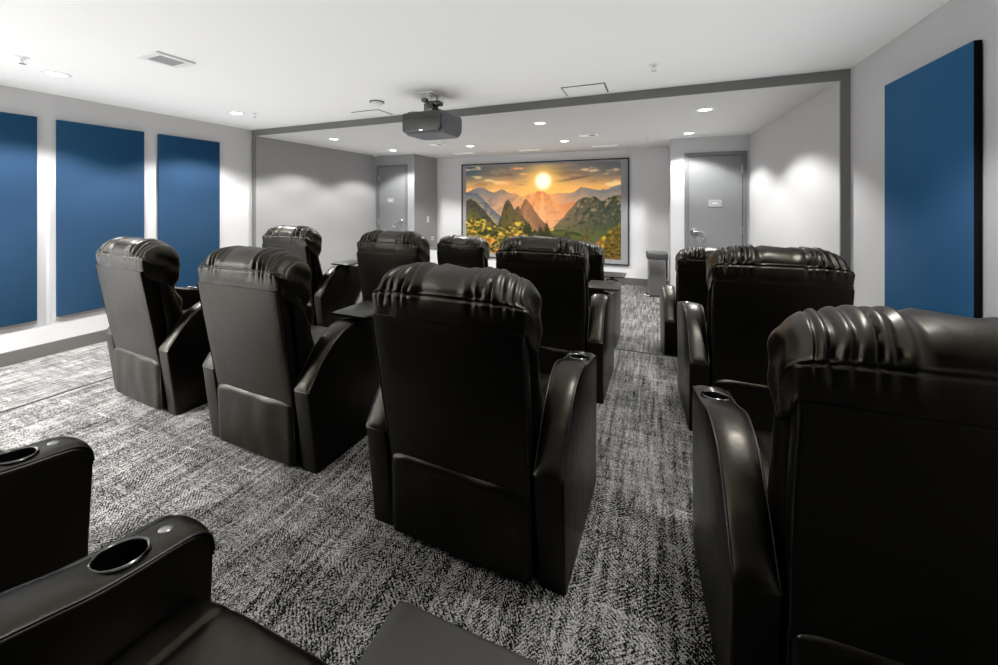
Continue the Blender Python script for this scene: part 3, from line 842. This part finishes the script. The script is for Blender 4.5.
def make_arm(side, parent):
    """side -1 left, +1 right"""
    xc = side * (HWID - ARMW / 2)
    bm = bmesh.new()
    pts = [(0.0, 0.002)] + [(p.y, p.z - 0.004) for p in TOPC] + [(0.557, 0.30), (0.550, 0.002)]
    prism(bm, pts, 'x', -ARMW / 2, ARMW / 2, bev=0.010, seg=3)
    for v_ in bm.verts:
        k = 1 + arm_bulge(v_.co.y) * 2 / ARMW
        v_.co.x *= k
    arm = finish(bm, 'armrest', 'leather', parent, smooth=38, loc=(xc, 0, 0))
    # padded top strip
    bm = bmesh.new()
    NP = len(TOPC); NW = 13
    def fn(u, w):
        i = min(int(u * (NP - 1)), NP - 2); f = u * (NP - 1) - i
        p = TOPC[i].lerp(TOPC[i + 1], f); d = (TOPC[i + 1] - TOPC[i]).normalized(); nrm = Vector((0, -d.z, d.y))
        t = (w - 0.5) * 2
        hw = ARMW / 2 + arm_bulge(p.y) + 0.0005
        h = 0.013 * (1 - abs(t) ** 3.2) - 0.0045
        dim = 0.004 * math.exp(-((p.y - BTNY) / 0.03) ** 2 - (t / .6) ** 2) + 0.0075 * (1 - abs(t) ** 3.2) * math.exp(-((p.y - CUPY) / 0.05) ** 4)
        e = sm(0, .03, u) * sm(1, .97, u)
        return Vector((t * hw, p.y, p.z)) + nrm * ((h - dim) * (0.25 + .75 * e))
    grid(bm, fn, 60, NW)
    # close underneath
    def fn2(u, w):
        q = fn(u, w); i = min(int(u * (NP - 1)), NP - 2); d = (TOPC[i + 1] - TOPC[i]).normalized(); nrm = Vector((0, -d.z, d.y))
        p = TOPC[i].lerp(TOPC[i + 1], u * (NP - 1) - i)
        t = (w - .5) * 2
        return Vector((t * (ARMW / 2 + arm_bulge(p.y) - .004), p.y, p.z)) - nrm * 0.010
    grid(bm, fn2, 60, NW)
    bmesh.ops.recalc_face_normals(bm, faces=bm.faces[:])
    be = [e for e in bm.edges if e.is_boundary]
    try: bmesh.ops.bridge_loops(bm, edges=be)
    except Exception: pass
    pad = finish(bm, 'arm_pad', 'leather', arm, smooth=60)
    # cup holder opening
    p, d = top_at(CUPY)
    tilt = math.atan2(d.z, d.y) * 0.8
    mtx = Matrix.Translation((0, p.y, p.z)) @ Matrix.Rotation(tilt, 4, 'X')
    def cutter():
        cb = bmesh.new(); bmesh.ops.create_cone(cb, cap_ends=True, segments=40, radius1=0.0385, radius2=0.0385, depth=0.16, matrix=mtx); return cb
    carve(arm, [cutter()]); carve(pad, [cutter()])
    bm = bmesh.new()
    lathe(bm, [(0.0, -0.070), (0.034, -0.070), (0.036, -0.06), (0.0370, 0.003), (0.0385, 0.0065), (0.0415, 0.0075), (0.0445, 0.005), (0.0455, 0.001), (0.0440, -0.002)], n=44)
    bmesh.ops.transform(bm, matrix=mtx, verts=bm.verts[:])
    for f_ in bm.faces: f_.material_index = 0
    ch = finish(bm, 'cup_holder', ['gunmetal_ring', 'well_black'], arm, smooth=50)
    for pl in ch.data.polygons:
        loc = mtx.inverted() @ pl.center
        if loc.z < 0.003 and math.hypot(loc.x, loc.y) < 0.0368: pl.material_index = 1
    p, d = top_at(BTNY); tilt = math.atan2(d.z, d.y)
    m2 = Matrix.Translation((0, p.y, p.z + 0.001)) @ Matrix.Rotation(tilt, 4, 'X')
    bm = bmesh.new(); lathe(bm, [(0, 0.007), (0.008, 0.0065), (0.0125, 0.004), (0.0135, 0.0), (0.0135, -0.006)], n=24, mtx=m2)
    finish(bm, 'recline_button', 'satin_steel', arm, smooth=50)
    for sg in (-1, 1):
        bm = bmesh.new()
        tube(bm, [(sg * (ARMW / 2 + arm_bulge(q.y) - 0.002), q.y, q.z - 0.003) for q in TOPC[1:-1]], 0.0032, 6)
        finish(bm, 'piping', 'piping_leather', arm, smooth=60)
    return arm

def yrear(z):           # rear face of the reclined back
    return -0.020 - 0.015 * (z / 0.3) if z < 0.3 else -0.035 - 0.168 * (z - 0.3)
def backrest(parent):
    bm = bmesh.new()
    NZ = 22
    def ring(z):
        t = (z - 0.26) / (0.872 - 0.26)
        hw = 0.280 + 0.012 * sm(0, .8, t)
        y0 = yrear(z); th = 0.048; r = 0.014
        pts = []
        for (cx_, cy_, a0) in ((hw - r, y0 + th - r, 0), (-hw + r, y0 + th - r, 90), (-hw + r, y0 + r, 180), (hw - r, y0 + r, 270)):
            for k in range(4):
                a = math.radians(a0 + 30 * k); pts.append([cx_ + r * math.cos(a), cy_ + r * math.sin(a)])
            if a0 == 180:
                for q in range(1, 12):
                    x = -hw + r + (2 * hw - 2 * r) * q / 12
                    pts.append([x, y0 - 0.008 * math.sin(PI * q / 12) * math.sin(PI * max(0.0, min(1, t)))])
        return pts
    rings = []
    for i in range(NZ):
        z = 0.26 + (0.872 - 0.26) * i / (NZ - 1)
        rings.append([bm.verts.new((p[0], p[1], z)) for p in ring(z)])
    for a, b_ in zip(rings, rings[1:]):
        for k in range(len(a)): bm.faces.new((a[k], a[(k + 1) % len(a)], b_[(k + 1) % len(a)], b_[k]))
    bm.faces.new(rings[0]); bm.faces.new(rings[-1])
    bp = finish(bm, 'back_panel', 'leather_back', parent, smooth=45)
    # side piping of the panel
    for s in (-1, 1):
        bm = bmesh.new()
        pts = []
        for i in range(16):
            z = 0.33 + (0.862 - 0.33) * i / 15; t = (z - .26) / .612
            pts.append((s * (0.280 + 0.012 * sm(0, .8, t) - 0.003), yrear(z) + 0.003, z))
        tube(bm, pts, 0.0035, 6)
        finish(bm, 'piping', 'piping_leather', bp, smooth=60)
    # side bolsters
    for s in (-1, 1):
        bm = bmesh.new()
        NB, NA = 24, 16
        def fn(u, w):
            z = 0.36 + (0.865 - 0.36) * u
            e = (1 - abs(2 * u - 1) ** 6) ** 0.5 if 0 < u < 1 else 0.02
            yc = yrear(z) + 0.098 + 0.035 * (1 - u); ry = (0.026 + 0.040 * (1 - u)) * max(.05, e); rx_ = 0.030 * max(.05, e)
            a = 2 * PI * w
            return Vector((s * (0.262 + 0.010 * u) + rx_ * math.cos(a), yc + ry * math.sin(a), z))
        V = grid(bm, fn, NB, NA, closed_v=True)
        bm.faces.new(V[0]); bm.faces.new(V[-1])
        finish(bm, 'side_bolster', 'leather', parent, smooth=60)
    # front cushion
    bm = bmesh.new()
    def fc(u, w):
        z = 0.44 + (0.86 - 0.44) * u
        e = max(0.05, (1 - abs(2 * u - 1) ** 8) ** 0.5 if 0 < u < 1 else 0.05)
        a = 2 * PI * w
        c_, s_ = math.cos(a), math.sin(a)
        sx_ = math.copysign(abs(c_) ** 0.45, c_); sy_ = math.copysign(abs(s_) ** 0.6, s_)
        ch = 0.012 * math.cos(u * 3 * 2 * PI) if sy_ > 0 else 0
        depth = 0.085 + 0.035 * (1 - u)
        return Vector((sx_ * (0.25 + .02 * u) * (0.9 + .1 * e), yrear(z) + 0.10 + .02 * (1 - u) + sy_ * (depth - ch) * e, z))
    V = grid(bm, fc, 30, 44, closed_v=True); bm.faces.new(V[0]); bm.faces.new(V[-1])
    finish(bm, 'back_cushion', 'leather', parent, smooth=60)

HEADSEC = [(-0.114, 0.842), (-0.130, 0.895), (-0.136, 0.960), (-0.130, 1.002), (-0.104, 1.036), (-0.055, 1.054), (0.005, 1.048), (0.052, 1.016), (0.080, 0.965), (0.092, 0.90), (0.090, 0.83), (0.074, 0.765), (0.036, 0.735), (-0.02, 0.765)]
HEADC = catmull([(0, a, b_) for a, b_ in HEADSEC], 168)
def headrest(parent, seed):
    rnd = random.Random(seed)
    bm = bmesh.new()
    NX, NS = 200, 168
    HW = 0.300; PEX = 5.4
    pleats = []
    x = -0.30
    while x < 0.30:
        pleats.append((x, rnd.uniform(0.008, 0.016), rnd.uniform(0.005, 0.010), rnd.uniform(-0.02, 0.02) - x * 0.15, rnd.uniform(.35, 1.0)))
        x += rnd.uniform(0.022, 0.044)
    for bx in (-0.235, -0.085, -0.02, 0.06, 0.10, 0.22):
        pleats.append((bx + rnd.uniform(-.012, .012), rnd.uniform(0.008, 0.012), rnd.uniform(0.013, 0.019), -bx * .15 + rnd.uniform(-.03, .03), rnd.uniform(.6, 1.0)))
    seams = (-0.135, 0.145)
    # v indices: gather seam near point 2 (index 12), top idx ~30, front ~54
    vg = 2 / len(HEADSEC)
    def fn(u, w):
        t = (u - 0.5) * 2
        ang = t * PI / 2
        sx_ = math.copysign(abs(math.sin(ang)) ** (2 / PEX), ang); sc = abs(math.cos(ang)) ** (2 / PEX)
        i = int(round(w * NS)) % NS
        p = HEADC[i]
        pv = Vector((0, -0.03, 0.860))
        # lower rear band keeps full width
        kk = 0.30 + 0.70 * (sm(vg - .01, vg + .06, w) if w < .93 else 0.0)
        q = pv + (p - pv) * (max(sc, 0.0) ** kk)
        x_ = sx_ * HW
        drop = 0.016 * abs(sx_) ** 2.5 + 0.014 * abs(sx_) ** 9
        top = sm(0.93, 1.04, p.z)
        q.z -= drop * top * sc
        dirv = (p - Vector((0, -0.025, 0.93))); dirv.normalize()
        # rear gathers
        d = 0.0
        vv = w
        dv = vv - vg
        env = 0.0
        if 0 <= dv < 0.46: env = sm(0.0, 0.02, dv) * (1 - sm(0.16, 0.46, dv))
        elif -0.10 < dv < 0: env = 0.45 * (1 - sm(0.0, 0.075, -dv))
        for (px_, am, wd, fan, ln) in pleats:
            xx = px_ + fan * max(0, dv) * 1.6
            k = (x_ - xx) / wd
            if abs(k) < 3:
                ee = env * (1 - sm(0.14 + .3 * ln, 0.22 + .36 * ln, max(0, dv)))
                d -= am * math.exp(-k * k) * ee
        d = max(d, -0.015)
        # softly puffed between folds
        d += 0.004 * env * math.sin(x_ * 37 + seed) * math.sin(vv * 31)
        # gather seam groove
        d -= 0.010 * math.exp(-((dv) / 0.007) ** 2)
        # soft dents in the lower rear band
        if -0.13 < dv < -0.012: d += 0.0035 * sm(.012, .03, -dv) * mnoise.noise(Vector((x_ * 17, vv * 12, seed * 3.1)))
        # front tufts
        if 0.42 < vv < 0.80:
            d += 0.006 * math.sin((vv - .42) / .38 * PI) * mnoise.noise(Vector((x_ * 11, vv * 9, seed * 5.3 + 9)))
        # panel seams running over the top
        if 0 < dv < 0.62:
            for s_ in seams: d -= 0.007 * math.exp(-((x_ - s_ - 0.015 * math.sin(dv * 8)) / 0.0045) ** 2) * sm(0, .03, dv)
        q = q + dirv * d * max(sc, 0.15)
        side = 1 - sm(0.75, 0.95, sc)
        wr = 0.007 * mnoise.noise(Vector((q.y * 16, q.z * 9, seed * 2.7 + t))) + 0.003 * math.sin(q.z * 60 + q.y * 40)
        return Vector((x_ + math.copysign(1, t) * wr * side, q.y, q.z))
    V = grid(bm, fn, NX, NS, closed_v=True)
    bmesh.ops.remove_doubles(bm, verts=bm.verts[:], dist=0.0004)
    return finish(bm, 'headrest', 'leather', parent, smooth=75)

def skirt(parent):
    bm = bmesh.new()
    NX, NZ = 34, 24
    def fn(u, w, off=0.0):
        t = (u - .5) * 2
        # rounded upper corners
        zt = 0.335 - 0.028 * abs(t) ** 9 - 0.006 * t
        z = 0.03 + (zt - 0.03) * w
        e = min(1.0, (1 - abs(t)) * 14, (1 - w) * 12 + .12)
        y = yrear(z) - 0.020 + 0.020 * (1 - sm(0, 1, e)) + 0.006 * w
        y += 0.008 * mnoise.noise(Vector((t * 2.6, w * 1.6, 2.5))) * sm(0, 1, e)
        return Vector((t * 0.277, y + off, z))
    grid(bm, fn, NX, NZ)
    grid(bm, lambda u, w: fn(u, w, 0.02), NX, NZ)
    be = [e for e in bm.edges if e.is_boundary]
    try: bmesh.ops.bridge_loops(bm, edges=be)
    except Exception: pass
    s = finish(bm, 'skirt_panel', 'leather_back', parent, smooth=50)
    bm = bmesh.new()
    pts = [fn(u, w) for u, w in [(0, k / 10) for k in range(11)] + [(k / 20, 1) for k in range(1, 21)] + [(1, 1 - k / 10) for k in range(1, 11)]]
    tube(bm, [(p.x * 1.002, p.y, p.z + .001) for p in pts], 0.004, 6)
    finish(bm, 'piping', 'piping_leather', s, smooth=60)

def seat(parent):
    hw = HWID - ARMW - 0.004
    bm = bmesh.new()
    SEC = catmull([(0, 0.10, 0.30), (0, 0.10, 0.46), (0, 0.16, 0.477), (0, 0.34, 0.483), (0, 0.50, 0.475), (0, 0.548, 0.452), (0, 0.562, 0.40), (0, 0.555, 0.345), (0, 0.50, 0.31), (0, 0.30, 0.30)], 56)
    def fn(u, w):
        t = (u - .5) * 2; ang = t * PI / 2
        sx_ = math.copysign(abs(math.sin(ang)) ** 0.42, ang); sc = abs(math.cos(ang)) ** 0.42
        p = SEC[int(round(w * 56)) % 56]; pv = Vector((0, 0.33, 0.38))
        q = pv + (p - pv) * (0.80 + .20 * sc) if sc > 1e-4 else pv + (p - pv) * .8
        if p.z > .42 and .36 < p.y < .60: q.z -= 0.007 * math.exp(-((p.y - .455) / .007) ** 2)
        if p.z > .40: q.z -= 0.006 * math.exp(-((abs(sx_ * hw) - .205) / .006) ** 2)
        return Vector((sx_ * hw, q.y, q.z))
    V = grid(bm, fn, 64, 56, closed_v=True); bm.faces.new(V[0]); bm.faces.new(V[-1])
    finish(bm, 'seat', 'leather', parent, smooth=60)
    bm = bmesh.new(); box(bm, -hw, hw, 0.515, 0.548, 0.06, 0.315, bev=0.014, seg=3)
    finish(bm, 'footrest', 'leather', parent, smooth=50)
    bm = bmesh.new(); box(bm, -hw + .004, hw - .004, 0.02, 0.50, 0.0, 0.30)
    finish(bm, 'base', 'void_black', parent)

def tray(parent):
    tr = bpy.data.objects.new('tray_table', None)
    bm = bmesh.new()
    zt = 0.682
    pts = [(p[0] + 0.36, p[1] + 0.345) for p in rrect(0.115, 0.138, 0.018)]
    prism(bm, pts, 'z', zt - 0.014, zt, bev=0.004, seg=2)
    t = finish(bm, 'tray_table', 'tray_laminate', parent, smooth=40)
    bpy.data.objects.remove(tr)
    bm = bmesh.new()
    lathe(bm, [(0, 0.668), (0.035, 0.668), (0.035, 0.661), (0.016, 0.660), (0.016, 0.60), (0, 0.60)], (HWID - ARMW / 2, 0.345, 0), 20)
    finish(bm, 'tray_post', 'dark_steel', t, smooth=40)

def build_proto(with_tray, seed):
    r = empty('recliner_chair', (0, 0, 0))
    backrest(r); headrest(r, seed); skirt(r); seat(r)
    make_arm(-1, r); make_arm(1, r)
    if with_tray: tray(r)
    return r
PA = build_proto(False, 3)
PB = build_proto(True, 8)
CH = [  # x, y, z, rot deg, tray, label
    (-1.887, 0.020, 0.0, 1.0, False, 'recliner cut by left photo edge, only one cup-holder arm and seat corner showing'),
    (-0.587, -0.028, 0.0, 0.0, True, 'nearest recliner, bottom left, showing a large cup-holder arm, brown-sheen seat and tray'),
    (-3.030, 1.430, 0.0, -3.5, False, 'black leather recliner nearest the left wall, in front of the blue panels'),
    (-1.854, 1.356, 0.0, -1.0, True, 'recliner with side tray between the left-wall recliner and large central one'),
    (-0.654, 1.238, 0.0, -1.2, False, 'large central black leather recliner seen from behind, left of the carpeted aisle'),
    (0.555, 1.085, 0.0, 2.5, False, 'black leather recliner filling the lower right corner of the photo'),
    (-3.270, 2.750, 0.0, 0.0, True, 'small recliner with tray before the plain grey wall left of the grey door'),
    (-1.960, 2.600, 0.0, 0.0, False, 'black recliner below the left grey door, behind the large central one'),
    (-0.690, 2.500, 0.0, -0.5, True, 'very dark recliner standing right in front of the screen, left of aisle'),
    (0.568, 2.400, 0.0, 2.5, False, 'black recliner right of the aisle, blocking the lower right grey door'),
    (-2.030, 3.960, LOW, -1.0, False, 'front-row recliner standing below the left end of the screen'),
    (-0.745, 3.780, LOW, -1.0, True, 'front-row recliner almost hidden behind the very dark one, right edge showing'),
    (0.470, 3.680, LOW, 2.0, False, 'front-row recliner right of the aisle with a shiny headrest, near the step bin'),
]
used = {False: False, True: False}
for (x, y, z, rz, tr, lb) in CH:
    src = PB if tr else PA
    o = copy_tree(src) if used[tr] else src
    used[tr] = True
    o.location = (x, y, z); o.rotation_euler = (0, 0, math.radians(rz))
    tag(o, lb, 'chair', 'black leather recliners')
    if x < -3.2 and tr:
        for k in o.children:
            if k.name.startswith('tray_table'): k.location = (0.09, -0.09, 0)   # swung outwards
    if y < 0 and tr:
        for k in o.children:
            if k.name.startswith('tray_table'): k.location = (-0.012, 0.022, 0)

# ------------------------------------------------------------------ general light
def area(name, loc, rot, sx_, sy_, e, col=(1, 1, 1)):
    l = bpy.data.lights.new(name, 'AREA'); l.spread = math.radians(105); l.shape = 'RECTANGLE'; l.size = sx_; l.size_y = sy_; l.energy = e; l.color = col
    o = bpy.data.objects.new(name, l); COL.objects.link(o); o.location = loc; o.rotation_euler = rot
    return o
area('fill_uplight', (-1.95, 1.0, 1.30), (PI, 0, 0), 6.4, 5.2, 56)  # added fill facing up to brighten the ceiling; the room has no such fixture
area('fill_uplight', (-2.0, 5.3, 1.35), (PI, 0, 0), 6.2, 3.0, 20)  # same added fill under the lowered ceiling

w = bpy.data.worlds.new('World'); C.world = w; w.use_nodes = True
w.node_tree.nodes['Background'].inputs['Color'].default_value = (0.05, 0.05, 0.05, 1)

# ------------------------------------------------------------------ camera
cam = bpy.data.cameras.new('camera'); co = bpy.data.objects.new('camera', cam); COL.objects.link(co)
co.location = (0, 0, CAMH); co.rotation_euler = (PI / 2, 0, YAW)
cam.sensor_fit = 'HORIZONTAL'; cam.sensor_width = 36.0; cam.lens = F / 998 * 36.0
cam.shift_y = (HY - 332.5) / 998.0
cam.clip_start = 0.02
C.camera = co
C.view_settings.view_transform = 'Standard'
C.view_settings.look = 'None'
C.view_settings.exposure = 0.0
C.view_settings.use_curve_mapping = True
cv = C.view_settings.curve_mapping.curves[3]
cv.points.new(0.010, 0.0045); cv.points.new(0.050, 0.054); cv.points.new(0.20, 0.205)
C.view_settings.curve_mapping.update()
C.cycles.use_denoising = True
C.cycles.max_bounces = 8
C.cycles.diffuse_bounces = 5
